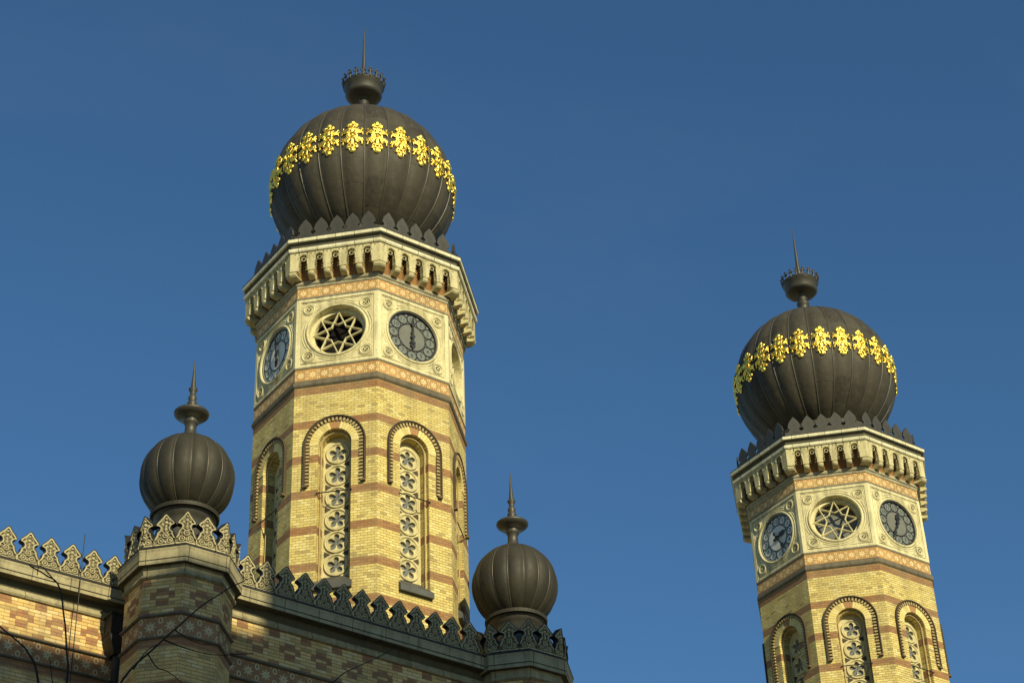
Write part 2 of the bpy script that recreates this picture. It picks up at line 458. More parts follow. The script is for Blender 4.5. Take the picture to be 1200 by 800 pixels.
    for sx in (-1,1):
        P=[(sx*.44,y,23.36),(sx*.44,y-.10,23.36),(sx*.44,y-.10,23.50),(sx*.44,y,23.58)]
        sl.face(P)
    sl.face([(-.44,y-.002,23.56),(-.39,y-.002,23.56),(-.39,y-.002,23.62),(-.44,y-.002,23.60)])
    sl.build('sill',M['lead'],wroot)
    tb=MB(); tb.tube([(-.42,y-.03,25.86),(.42,y-.03,25.86)],.014,6); tb.build('tie_bar',M['iron'],wroot)
    for k in (-3,-2,-1,1,2): dup(wroot,t,R(45*k))
    # ---- string courses and tile bands
    P0=octpath(0.0001)
    def octs(name,prof,mat,uvfix=None,**kw):
        b=MB(); b.sweep(octpath(TAP),[(a-TAP,*r) for a,*r in prof],True)
        return b.build(name,mat,t)
    octs('lower_string_course',[(2.41,28.80),(2.445,28.83),(2.464,28.86),(2.464,28.93),(2.43,28.97),(2.435,29.0),(2.40,29.0)],M['hoodc'])
    octs('middle_string_course',[(2.40,29.33),(2.43,29.34),(2.435,29.37),(2.42,29.39),(2.39,29.39)],M['grey2'])
    octs('upper_string_course',[(2.40,31.38),(2.43,31.39),(2.435,31.43),(2.42,31.45),(2.39,31.45)],M['grey2'])
    octs('corbel_string_course',[(2.40,31.72),(2.43,31.74),(2.44,31.80),(2.471,31.82),(2.478,31.86),(2.471,31.90),(2.44,31.92),(2.42,31.96),(2.40,31.96)],M['grey3'])
    for zc,h2,m in ((29.165,.17,'tile'),(31.585,.14,'tile')):
        b=MB()
        for k in range(8):
            g=MB(); hwid=2.415*T8
            g.face([(-hwid,-2.415,zc-h2),(hwid,-2.415,zc-h2),(hwid,-2.415,zc+h2),(-hwid,-2.415,zc+h2)],[(0,-h2),(.2849*7,-h2),(.2849*7,h2),(0,h2)])
            append_rot(b,g,R(45*k),k*.2849*7)
        b.build('star_tile_band',M[m],t)
    # ---- clock stage
    g=MB(); yp=-2.407; hwp=2.407*T8; z1,z2=29.39,31.38; zc=30.385; rh=.70; n=64
    ang=[2*pi*i/n for i in range(n)]
    def rect(a):
        ca,sa=cos(a),sin(a); k=min(hwp/max(abs(ca),1e-9),((z2-zc) if sa>0 else (zc-z1))/max(abs(sa),1e-9)); return (k*ca,k*sa)
    ang=sorted(ang+[atan2(z2-zc,hwp),pi-atan2(z2-zc,hwp),pi+atan2(zc-z1,hwp),2*pi-atan2(zc-z1,hwp)])
    for a,b in zip(ang,ang[1:]+[ang[0]+2*pi]):
        ra,rb=rect(a),rect(b); ca=(rh*cos(a),rh*sin(a)); cb=(rh*cos(b),rh*sin(b))
        g.face([(ca[0],yp,zc+ca[1]),(ra[0],yp,zc+ra[1]),(rb[0],yp,zc+rb[1]),(cb[0],yp,zc+cb[1])])
        g.face([(ca[0],yp,zc+ca[1]),(cb[0],yp,zc+cb[1]),(cb[0],yp+.6,zc+cb[1]),(ca[0],yp+.6,zc+ca[1])])
    # raised frame
    o=hwp+.022*T8; i_=.905
    fr=[((-o,z1),(o,z1),(i_,z1+.075),(-i_,z1+.075)),((o,z1),(o,z2),(i_,z2-.075),(i_,z1+.075)),((o,z2),(-o,z2),(-i_,z2-.075),(i_,z2-.075)),((-o,z2),(-o,z1),(-i_,z1+.075),(-i_,z2-.075))]
    for q4 in fr:
        g.face([(p[0],yp-.022,p[1]) for p in q4]); a,b=q4[2],q4[3]
        g.face([(a[0],yp-.022,a[1]),(b[0],yp-.022,b[1]),(b[0],yp,b[1]),(a[0],yp,a[1])])
    def tor(cx,cz,r,tr,yo=0,a0=0,a1=2*pi,m=40):
        full=abs(a1-a0)>6.28
        pts=[(cx+r*cos(a0+(a1-a0)*i/(m if full else m-1)),yp+yo,cz+r*sin(a0+(a1-a0)*i/(m if full else m-1))) for i in range(m)]
        g.tube(pts,tr,6,0,full)
    tor(0,zc,.735,.032,-.012,m=56); tor(0,zc,.812,.022,0,m=56); 
    for sx in (-1,1):
        for sz in (-1,1):
            cx,cz=sx*.70,zc+sz*.69
            tor(cx,cz,.13,.026,-.010,m=24); tor(cx,cz,.075,.014,-.004,m=20); tor(cx,cz,.178,.013,0,m=24)
            g.face([(cx+.066*cos(2*pi*i/16),yp-.003,cz+.066*sin(2*pi*i/16)) for i in range(16)],None,1)
            for q_ in range(4):
                a=pi/4+q_*pi/2; g.tube([(cx,yp-.012,cz),(cx+.05*cos(a),yp-.012,cz+.05*sin(a))],.014,5)
            # little arcs between roundel and frame
            b=atan2(sz,sx); tor(cx,cz,.205,.011,0,b-pi*.75,b+pi*.75,14) if False else None
    for q_ in range(4):
        a=q_*pi/2; tor(0,zc,.872,.016,0,a-.52,a+.52,16)
    g.tube([(-.87,yp,z1+.11),(.87,yp,z1+.11),(.87,yp,z2-.11),(-.87,yp,z2-.11)],.016,5,0,True)
    st=MB()
    for k in range(8): append_rot(st,g,R(45*k))
    st.build('clock_stage',[M['stone'],M['dark']],t)
    # ---- star windows (diagonal faces)
    s=MB(); ys=yp+.16; R1,R2=.60,.305
    m=48
    for (ra,rb,y0,y1) in ((.60,.70,ys+.0,ys+.14),):
        for i in range(m):
            a,b=2*pi*i/m,2*pi*(i+1)/m
            s.face([(ra*cos(a),y0,zc+ra*sin(a)),(ra*cos(b),y0,zc+ra*sin(b)),(rb*cos(b),y0,zc+rb*sin(b)),(rb*cos(a),y0,zc+rb*sin(a))])
            s.face([(ra*cos(a),y0,zc+ra*sin(a)),(ra*cos(b),y0,zc+ra*sin(b)),(ra*cos(b),y1,zc+ra*sin(b)),(ra*cos(a),y1,zc+ra*sin(a))])
    pts=[((R1+.02) if i%2==0 else R2) for i in range(16)]
    pp=[(pts[i]*cos(pi/2+2*pi*i/16),pts[i]*sin(pi/2+2*pi*i/16)) for i in range(16)]
    def bar(a,b,hwb=.018,yo=ys-.012,dep=.06):
        d=math.hypot(b[0]-a[0],b[1]-a[1]); nx,nz=-(b[1]-a[1])/d,(b[0]-a[0])/d
        ridge=[(a[0],yo-.018,zc+a[1]),(b[0],yo-.018,zc+b[1])]
        L1=[(a[0]+nx*hwb,yo,zc+a[1]+nz*hwb),(b[0]+nx*hwb,yo,zc+b[1]+nz*hwb)]
        L2=[(a[0]-nx*hwb,yo,zc+a[1]-nz*hwb),(b[0]-nx*hwb,yo,zc+b[1]-nz*hwb)]
        s.face([ridge[0],ridge[1],L1[1],L1[0]]); s.face([ridge[1],ridge[0],L2[0],L2[1]])
        for L in (L1,L2): s.face([L[0],L[1],(L[1][0],L[1][1]+dep,L[1][2]),(L[0][0],L[0][1]+dep,L[0][2])])
    tips=[((R1+.01)*cos(pi/2+pi*i/4),(R1+.01)*sin(pi/2+pi*i/4)) for i in range(8)]
    for i in range(8):
        a_,b_=tips[i],tips[(i+3)%8]; lp=lambda q:(a_[0]+(b_[0]-a_[0])*q,a_[1]+(b_[1]-a_[1])*q)
        bar(a_,lp(.422),hwb=.0185,yo=ys-.012-(i%2)*.006,dep=.06); bar(b_,lp(.578),hwb=.0185,yo=ys-.012-(i%2)*.006,dep=.06)
    swr=s.build('star_window',[M['stone']],t)
    dk=MB(); dk.face([(.69*cos(2*pi*i/32),ys+.30,zc+.69*sin(2*pi*i/32)) for i in range(32)]); bk=dk.build('opening',M['dark'],swr)
    swr.rotation_euler=(0,0,R(-45))
    for k in (-3,1): dup(swr,t,R(45*k))
    # ---- clocks (cardinal faces)
    c=MB(); yd=yp+.055
    def disc(mb,cx,cz,r,y_,mi,n=32): mb.face([(cx+r*cos(2*pi*i/n),y_,cz+r*sin(2*pi*i/n)) for i in range(n)],None,mi)
    disc(c,0,zc,.70,yd,0,64)
    c.tube([(.685*cos(2*pi*i/56),yd-.03,zc+.685*sin(2*pi*i/56)) for i in range(56)],.024,6,0,True)
    disc(c,0,zc,.365,yd-.006,2,48); c.tube([(.375*cos(2*pi*i/48),yd-.008,zc+.375*sin(2*pi*i/48)) for i in range(48)],.013,5,0,True)
    for h in range(12):
        a=pi/2-2*pi*h/12; cx,cz=.520*cos(a),zc+.520*sin(a)
        disc(c,cx,cz,.118,yd-.006,1,24)
        c.tube([(cx+.124*cos(2*pi*i/24),yd-.008,cz+.124*sin(2*pi*i/24)) for i in range(24)],.010,5,0,True)
        a+=pi/12
        for rr,sz in ((.625,.034),(.415,.017)):
            disc(c,rr*cos(a),zc+rr*sin(a),sz,yd-.005,1,12)
    clk=c.build('clock',[M['clockA'],M['disc'],M['disc2']],t)
    for h in range(1,13):
        a=pi/2-2*pi*h/12; cx,cz=.520*cos(a),zc+.520*sin(a); st_=str(h)
        for q_,ch in enumerate(st_):
            nb=MB(); ox=(q_-(len(st_)-1)/2)*.085
            for tri in text_tris(ch):
                nb.face([(cx+ox+p[0]*.165,yd-.012,cz+p[1]*.165) for p in tri])
            nb.build('numeral',M['num'],clk)
    def hand(name,pts2,tail,ang,yo):
        b=MB()
        L=[]
        for r,w_ in pts2: L.append((w_,r))
        poly=[(-w_,r) for w_,r in L]+[(w_,r) for w_,r in reversed(L)]
        # split to quads
        for (w0,r0),(w1,r1) in zip(L,L[1:]):
            for yy in (yo,):
                b.face([(-w0,yy,r0),(w0,yy,r0),(w1,yy,r1),(-w1,yy,r1)])
            b.face([(-w0,yo,r0),(-w1,yo,r1),(-w1,yo+.015,r1),(-w0,yo+.015,r0)]); b.face([(w0,yo,r0),(w1,yo,r1),(w1,yo+.015,r1),(w0,yo+.015,r0)])
        b.lathe([(0,0),(.05,0),(.05,.02)],16)
        # rebuild lathe lying in plane: skip, add boss as disc
        b2=MB()
        for f_,uv,mi,sm in zip(b.f[:-32] if len(b.f)>32 else b.f,b.uv,b.mi,b.sm):
            b2.face([b.v[i] for i in f_])
        b2.face([(.06*cos(2*pi*i/16),yo-.004,.06*sin(2*pi*i/16)) for i in range(16)])
        o=b2.build(name,M['iron'],clk)
        # pivot at dial centre
        o.location=(0,0,zc); o.rotation_euler=(0,ang,0)
        return o
    hour=[(-.16,.0),(-.15,.035),(-.11,.045),(-.07,.02),(0,.03),(.10,.028),(.14,.075),(.18,.085),(.21,.04),(.235,.075),(.27,.07),(.30,.035),(.37,.0)]
    mint=[(-.22,.0),(-.20,.04),(-.15,.045),(-.11,.018),(0,.025),(.30,.020),(.34,.055),(.38,.062),(.42,.03),(.46,.03),(.60,.0)]
    hh=hand('hour_hand',hour,0,0,yd-.05); mm=hand('minute_hand',mint,0,0,yd-.07)
    # ---- corbel table
    ct=MB(); ysb=-2.72; hws=2.72*T8; zb_,ztt=32.06,32.62
    gc=[-.8,-.4,0,.4,.8]; gw=.115
    def gapoutline(cx):
        o=[(cx-gw,zb_),(cx-gw,zb_+.17)]
        # zigzag cusps then trefoil head
        for j,(dx,dz) in enumerate(((-.092,.195),(-.114,.22),(-.088,.245),(-.114,.27),(-.088,.295),(-.112,.32),(-.113,.37),(-.098,.415),(-.062,.45),(0,.475))): o.append((cx+dx,zb_+dz))
        o+= [(2*cx-p[0],p[1]) for p in reversed(o[:-1])]
        return o
    edges=[-hws]+[x for cx in gc for x in (cx-gw,cx+gw)]+[hws]
    for a,b in zip(edges[::2],edges[1::2]):   # piers
        ct.face([(a,ysb,zb_),(b,ysb,zb_),(b,ysb,ztt),(a,ysb,ztt)])
        ct.face([(a,ysb,zb_),(b,ysb,zb_),(b,ysb+.16,zb_),(a,ysb+.16,zb_)])
    for cx in gc:
        o=gapoutline(cx); h=len(o)//2
        left=[(p[0],ysb,p[1]) for p in o[:h+1]]
        # fans built as strips to the gap edge/top
        for (sgn,seq) in ((-1,o[:h+1]),(1,o[h:][::-1])):
            ex=cx+sgn*gw
            for a,b in zip(seq,seq[1:]):
                if b[1]>zb_+.33: break
                if abs(a[0]-ex)+abs(b[0]-ex)<1e-6: continue
                ct.face([(ex,ysb,a[1]),(a[0],ysb,a[1]),(b[0],ysb,b[1]),(ex,ysb,b[1])])
            up=[p for p in seq if p[1]>zb_+.27]
            for a,b in zip(up,up[1:]): ct.face([(a[0],ysb,a[1]),(b[0],ysb,b[1]),(b[0]if abs(b[0]-cx)>1e-6 else cx,ysb,ztt),(a[0],ysb,ztt)] if abs(a[0]-b[0])>1e-6 else [(a[0],ysb,a[1]),(b[0],ysb,b[1]),(ex,ysb,b[1]),(ex,ysb,a[1])])
        for a,b in zip(o,o[1:]): ct.face([(a[0],ysb,a[1]),(b[0],ysb,b[1]),(b[0],ysb+.14,b[1]),(a[0],ysb+.14,a[1])])
        ct.tube([(cx+.125*cos(pi*i/10),ysb-.004,zb_+.36+.13*sin(pi*i/10)) for i in range(11)],.012,5)
            # pierced tracery hanging inside the arch head
        ct.tube([(cx+.052*cos(2*pi*i/12),ysb+.05,zb_+.375+.052*sin(2*pi*i/12)) for i in range(12)],.012,5,0,True)
        for sx in (-1,1):
            ct.tube([(cx+sx*(.105 if j%2 else .058),ysb+.05,zb_+.04+.045*j) for j in range(7)],.009,4)
        # small triangle drill
        for tx in (cx-.2,cx+.2):
            if abs(tx)<hws: ct.face([(tx-.022,ysb-.003,ztt-.05),(tx,ysb-.003,ztt-.085),(tx+.022,ysb-.003,ztt-.05)],None,1)
    # brick back wall
    ct.face([(-2.44*T8,-2.44,31.9),(2.44*T8,-2.44,31.9),(2.44*T8,-2.44,32.62),(-2.44*T8,-2.44,32.62)],None,2)
    cb=MB()
    for k in range(8): append_rot(cb,ct,R(45*k),k*2)
    ctr=cb.build('corbel_table',[M['corb'],M['dark'],M['orange']],t)
    co=MB(); # corbel: rounded pendant under a pier (at u=0)
    rows=[]
    prof=[(0.10,0),(.10,-.03),(-.008,-.036),(-.018,-.07),(-.005,-.10),(.03,-.135),(.09,-.155),(.22,-.16)]
    for (dy,dz) in prof: rows.append([(x_,ysb+dy+ .05*(abs(x_)/.073)**3*.6,zb_+dz+.004) for x_ in (-.078,-.070,-.045,0,.045,.070,.078)])
    co.grid(rows,0,True)
    for sx in (-.078,.078):
        co.face([(sx,ysb+a+.03,zb_+b) for a,b in prof]+[(sx,-2.44,zb_-.16),(sx,-2.44,zb_)])
    cor=co.build('corbel',M['corb'],ctr)
    first=True
    for k in range(8):
        for u_ in (-.6,-.2,.2,.6):
            if first: ob=cor; first=False
            else: ob=dup(cor,ctr)
            a=R(45*k); p=rotz((u_,0,0),a); ob.location=p; ob.rotation_euler=(0,0,a)
    # corner corbels: wider
    cc=MB(); hx=hws-.905
    for sgn in (-1,1):
        a=R(22.5)*0
    path=[]
    rows=[]
    for (dy,dz) in prof:
        apx=2.72-dy; 
        r=apx/C8
        vx,vy=r*sin(0),-r   # vertex direction for angle 0 (rotated later by 22.5)
        # two adjacent faces meet at the vertex; directions along faces
        l=.16
        d1=(-cos(R(22.5)),sin(R(22.5))); d2=(cos(R(22.5)),sin(R(22.5)))
        rows.append([(vx+d1[0]*l,vy+d1[1]*l,zb_+dz+.004),(vx+d1[0]*l*.5,vy+d1[1]*l*.5-.0,zb_+dz),(vx,vy,zb_+dz),(vx+d2[0]*l*.5,vy+d2[1]*l*.5,zb_+dz),(vx+d2[0]*l,vy+d2[1]*l,zb_+dz+.004)])
    cc.grid(rows,0,False)
    for e in (0,-1):
        sg=1 if e==0 else -1; bx,by=rows[0][e][0]+sg*sin(R(22.5))*.27,rows[0][e][1]+cos(R(22.5))*.27
        cc.face([r_[e] for r_ in rows]+[(bx,by,zb_-.16),(bx,by,zb_)])
    cco=cc.build('corner_corbel',M['corb'],ctr)
    for k in range(8):
        ob=cco if k==0 else dup(cco,ctr)
        ob.rotation_euler=(0,0,R(22.5+45*k))
    # ---- cornice
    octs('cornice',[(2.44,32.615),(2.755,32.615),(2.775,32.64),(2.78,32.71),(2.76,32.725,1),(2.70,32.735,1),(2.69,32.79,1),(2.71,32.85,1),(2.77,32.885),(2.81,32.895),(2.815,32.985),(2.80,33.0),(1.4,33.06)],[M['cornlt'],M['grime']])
    fl=MB(); fl.sweep(octpath(TAP),[(2.819-TAP,32.985),(2.824-TAP,33.0),(2.80-TAP,33.01),(2.4-TAP,33.03)],True); fl.build('cornice_flashing',M['flash'],t)
    # ---- cresting leaves
    half=[(0,.72),(.035,.68),(.08,.62),(.125,.56),(.155,.50),(.175,.43),(.185,.375),(.172,.345),(.145,.335),(.130,.30),(.145,.265),(.170,.258),(.184,.235),(.1985,.21)]
    lf=MB(); yl=-2.60
    def slab(mb,half,y0,y1,z0,mi=0,basew=None):
        bw=basew or half[-1][0]
        H=[(x_,z0+z_) for x_,z_ in half]+[(bw,z0)]
        for a,b in zip(H,H[1:]):
            if abs(a[1]-b[1])>1e-6:
                for yy in (y0,y1):
                    mb.face([(-a[0],yy,a[1]),(a[0],yy,a[1]),(b[0],yy,b[1]),(-b[0],yy,b[1])] if a[0]>1e-6 else [(0,yy,a[1]),(b[0],yy,b[1]),(-b[0],yy,b[1])],None,mi)
            for sx in (-1,1): mb.face([(sx*a[0],y0,a[1]),(sx*b[0],y0,b[1]),(sx*b[0],y1,b[1]),(sx*a[0],y1,a[1])],None,mi)
    slab(lf,half,yl,yl+.05,33.02)
    leaf=lf.build('cresting_leaf',M['dmetal'],t); first=True
    for k in range(8):
        for u_ in gc:
            ob=leaf if first else dup(leaf,t); first=False
            a=R(45*k); ob.location=rotz((u_,0,0),a); ob.rotation_euler=(0,0,a)
    octs('cresting_base',[(2.60,33.02),(2.603,33.235),(2.55,33.235),(2.55,33.02)],M['dmetal'])
    # ---- dome
    RC=2.42; ZC=36.42; G=24
    prof=[]; 
    for i in range(33):
        a=R(-64+ (88+64)*i/32); prof.append((RC*cos(a),ZC+RC*sin(a)))
    d=MB(); n=G*6; rows=[]
    for r,z in prof:
        rr=[]
        for k in range(n):
            th=2*pi*k/n; ph=(k%6)/6.0
            bl=1+.030*(sin(pi*ph)**.75-.65)
            rr.append((r*bl*sin(th),-r*bl*cos(th),z))
        rows.append(rr)
    d.grid(rows,0,True,True,uvf=lambda a,b:(b/6.0+.001*(1 if b%6==0 else 0),prof[a][1]))
    # drum under the dome
    d.lathe([(1.62,33.04),(1.62,33.95),(1.72,33.98),(1.72,34.12),(1.55,34.2),(1.0,34.3)],64,0,False)
    dome=d.build('dome',M['dome'],t)
    rb=MB(); rb.tube([(0,-(r*.981+.008),z) for r,z in prof],.020,6)
    rib=rb.build('rib',M['ribm'],dome)
    for k in range(G):
        ob=rib if k==0 else dup(rib,dome)
        ob.rotation_euler=(0,0,R(15*k))
    # gilded ornament mapped on the equator
    gm=MB()
    def mp(x_,z_,o=0): 
        th=1.06*x_/RC; la=z_/RC; ph=min(1,max(0,.5+th/R(15))); rr=RC*(1+.030*(sin(pi*ph)**.75-.65))*.999+.012+o*.8
        return (rr*cos(la)*sin(th),-rr*cos(la)*cos(th),ZC+rr*sin(la))
    def gt(pts,rad,closed=False,n_=6): gm.tube([mp(p[0],p[1],p[2] if len(p)>2 else .02) for p in pts],rad,n_,0,closed)
    def blob(cx,cz,rx,rz,o=.035):
        rows=[]
        for j in range(5):
            f_=j/4*pi/2
            rows.append([mp(cx+rx*cos(f_)*cos(2*pi*i/10),cz+rz*cos(f_)*sin(2*pi*i/10),o*sin(f_)+.004) for i in range(10)])
        gm.grid(rows,0,True,True)
    def leafl(x0,z0,x1,z1,w_,o=.035):   # pointed petal
        L_=math.hypot(x1-x0,z1-z0); ux,uz=(x1-x0)/L_,(z1-z0)/L_; nx,nz=-uz,ux; rows=[]
        for j in range(7):
            s_=j/6; ww=w_*sin(pi*min(1,.12+s_*.88))**.8
            cx,cz=x0+ux*L_*s_,z0+uz*L_*s_
            rows.append([mp(cx-nx*ww,cz-nz*ww,.004),mp(cx-nx*ww*.5,cz-nz*ww*.5,o),mp(cx,cz,o*.35),mp(cx+nx*ww*.5,cz+nz*ww*.5,o),mp(cx+nx*ww,cz+nz*ww,.004)])
        gm.grid(rows,0,True)
    S=1.0
    for i in range(1):
        gt([(.095*cos(2*pi*j/20),.095*sin(2*pi*j/20)) for j in range(20)],.022,True); blob(0,0,.05,.05,.06)
    for sz in (1,-1):
        blob(0,sz*.455,.072,.075,.05)
        leafl(0,sz*.11,0,sz*.30,.045)
        gt([(.052*cos(2*pi*j/12),sz*.335+.05*sin(2*pi*j/12)) for j in range(12)],.020,True)
        for sx in (1,-1):
            blob(sx*.105,sz*.365,.055,.050,.045)
            gt([(sx*.05,sz*.28),(sx*.10,sz*.29),(sx*.125,sz*.33)],[.018,.022,.014])
            # four diagonal arms, each forking at its end
            leafl(sx*.06,sz*.07,sx*.19,sz*.19,.062)
            gt([(sx*.10,sz*.10),(sx*.17,sz*.13),(sx*.215,sz*.175),(sx*.235,sz*.235)],[.024,.032,.034,.020])
            gt([(sx*.12,sz*.07),(sx*.19,sz*.095),(sx*.245,sz*.12),(sx*.262,sz*.165)],[.020,.028,.026,.016])
            gt([(sx*.20,sz*.13),(sx*.245,sz*.09),(sx*.255,sz*.05)],[.020,.022,.010])
            blob(sx*.238,sz*.245,.036,.040,.04)
            gt([(sx*.08,sz*.13),(sx*.10,sz*.20),(sx*.145,sz*.235)],[.018,.02,.010])
    # perforated backing plate
    pl=[(0,.50),(.07,.47),(.09,.40),(.14,.355),(.115,.29),(.10,.25),(.15,.22),(.195,.17),(.20,.12),(.14,.06),(.13,0)]
    full=[(a,b) for a,b in pl]+[(a,-b) for a,b in reversed(pl[:-1])]
    for a,b in zip(full,full[1:]):
        gm.face([mp(-a[0],a[1],.008),mp(a[0],a[1],.008),mp(b[0],b[1],.008),mp(-b[0],b[1],.008)])
    orn=gm.build('gold_ornament',M['gold'],dome)
    for k in range(G):
        ob=orn if k==0 else dup(orn,dome)
        ob.rotation_euler=(0,0,R(7.5+15*k))
    # ---- finial
    fi=MB()
    fi.lathe([(.55,38.72),(.34,38.82),(.22,38.95),(.17,39.2),(.15,39.4),(.19,39.44),(.20,39.50),(.15,39.55),(.12,39.62),(.155,39.70),(.12,39.74),(.11,39.86),(.16,39.87),(.34,39.86),(.45,39.89),(.505,39.96),(.50,40.12),(.515,40.13),(.535,40.24),(.555,40.255),(.555,40.28),(.52,40.28),(.45,40.2),(.15,40.22),(.11,40.5),(.075,40.75),(.08,40.78),(.06,40.82)],40)
    fin=fi.build('finial',M['dmetal'],t)
    sp_=MB(); sp_.tube([(0,0,40.80),(0,0,41.4),(.0,0,42.0),(0,0,42.52)],[.065,.045,.026,.008],8); sp_.build('spike',M['dmetal'],fin)
    cl=MB(); cl.tube([(0,-.545,40.26),(0,-.56,40.38),(0,-.58,40.48)],[.030,.022,.024],5)
    for sx in (-1,1):
        cl.tube([(0,-.56,40.37),(sx*.05,-.575,40.42)],[.016,.026],5)
        cl.tube([(sx*.03,-.58,40.42),(sx*.055,-.58,40.43),(sx*.08,-.58,40.42)],[.008,.034,.008],6)
        cl.tube([(0,-.545,40.27),(sx*.05,-.555,40.31),(sx*.09,-.56,40.28)],[.014,.016,.014],5)
    cl.tube([(-.04,-.585,40.50),(0,-.585,40.51),(.04,-.585,40.50)],[.010,.042,.010],6)
    clo=cl.build('crown_leaf',M['dmetal'],fin)
    for k in range(18):
        ob=clo if k==0 else dup(clo,fin)
        ob.rotation_euler=(0,0,R(20*k+7))
    return t,clk,hh,mm,bk,swr

def text_tris(s):
    cu=bpy.data.curves.new('tmp','FONT'); cu.body=s; cu.align_x='CENTER'; cu.align_y='CENTER'; cu.size=1; cu.resolution_u=3
    o=bpy.data.objects.new('tmp',cu); COL.objects.link(o)
    dg=bpy.context.evaluated_depsgraph_get(); dg.update()
    me=o.evaluated_get(dg).to_mesh(); me.calc_loop_triangles()
    tr=[[(me.vertices[i].co.x,me.vertices[i].co.y) for i in t_.vertices] for t_ in me.loop_triangles]
    o.evaluated_get(dg).to_mesh_clear(); bpy.data.objects.remove(o); bpy.data.curves.remove(cu)
    return tr

M['hoodlt']=stone('dentil_brick',(.46,.36,.17),(.36,.26,.12),(.12,.09,.05),.5)
M['hooddk']=stone('sooty_hood',(.085,.065,.042),(.06,.048,.03),(.03,.025,.018),.5)  # darker hood tone, behind the dentils and in the tracery eyes
M['hoodc']=stone('dark_moulding',(.17,.145,.10),(.12,.105,.075),(.05,.045,.03),.6)
M['grey2']=stone('thin_moulding',(.24,.22,.155),(.17,.155,.11),(.07,.065,.05),.6)
M['grey3']=stone('sill_moulding',(.40,.36,.24),(.27,.245,.16),(.10,.09,.06),.7)
M['orange']=stone('orange_brick',(.27,.14,.05),(.20,.10,.04),(.12,.07,.03),.5)
M['cornlt']=stone('cornice_pale_stone',(.74,.70,.48),(.60,.56,.36),(.17,.16,.11),.6,.6,.47)
M['corb']=stone('corbel_stone',(.58,.52,.29),(.45,.40,.22),(.16,.135,.075),.75)
M['trac']=stone('tracery_stone',(.60,.53,.29),(.50,.44,.23),(.17,.145,.08),.5)
M['ribm']=metal('seam_metal',(.07,.063,.045),(.10,.09,.065),.42,.3,None,.2)

tA,clk,hh,mm,opn,swr=build_tower('taller near clock tower with gold-ringed dark dome, rising behind the parapet wall')
tA.location=(21.787,36.385,0)
# clock: master is front face; second on the left face
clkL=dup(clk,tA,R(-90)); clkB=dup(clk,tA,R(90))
hh.rotation_euler=(0,R(178),0); mm.rotation_euler=(0,R(1),0)
for k_ in kids(clkL):
    if k_.name.startswith('hour'): k_.rotation_euler=(0,R(182),0)
    if k_.name.startswith('minute'): k_.rotation_euler=(0,R(-4),0)
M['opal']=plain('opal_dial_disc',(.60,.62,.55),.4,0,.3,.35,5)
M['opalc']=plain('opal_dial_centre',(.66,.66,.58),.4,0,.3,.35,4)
clkL.data=clkL.data.copy(); clkL.data.materials[1]=M['opal']; clkL.data.materials[2]=M['opalc']; clkL.data.materials[0]=M['clockL']  # left-facing dials get paler discs, centre and lattice
tB=dup(tA,None,loc=(38.168,36.826,0))
tA['group']='twin clock towers'; tB['group']='twin clock towers'
tB['label']='far clock tower on the right, standing alone against the sky, clocks showing different times'
tB['category']='tower'
for c_ in kids(tB):
    if c_.name.startswith('clock') and not c_.name.startswith('clock_st'):
        front=abs(c_.rotation_euler[2])<.01; left=c_.rotation_euler[2]<-.1
        for k_ in kids(c_):
            if k_.name.startswith('hour'): k_.rotation_euler=(0,R(12) if front else R(75),0)
            if k_.name.startswith('minute'): k_.rotation_euler=(0,R(205) if front else R(150),0)
    if c_.name.startswith('star_window'):
        for k_ in kids(c_):
            if k_.name.startswith('opening'):
                k_.data=k_.data.copy() if k_.data.users>0 else k_.data
                k_.data.materials[0]=M['greyglass']

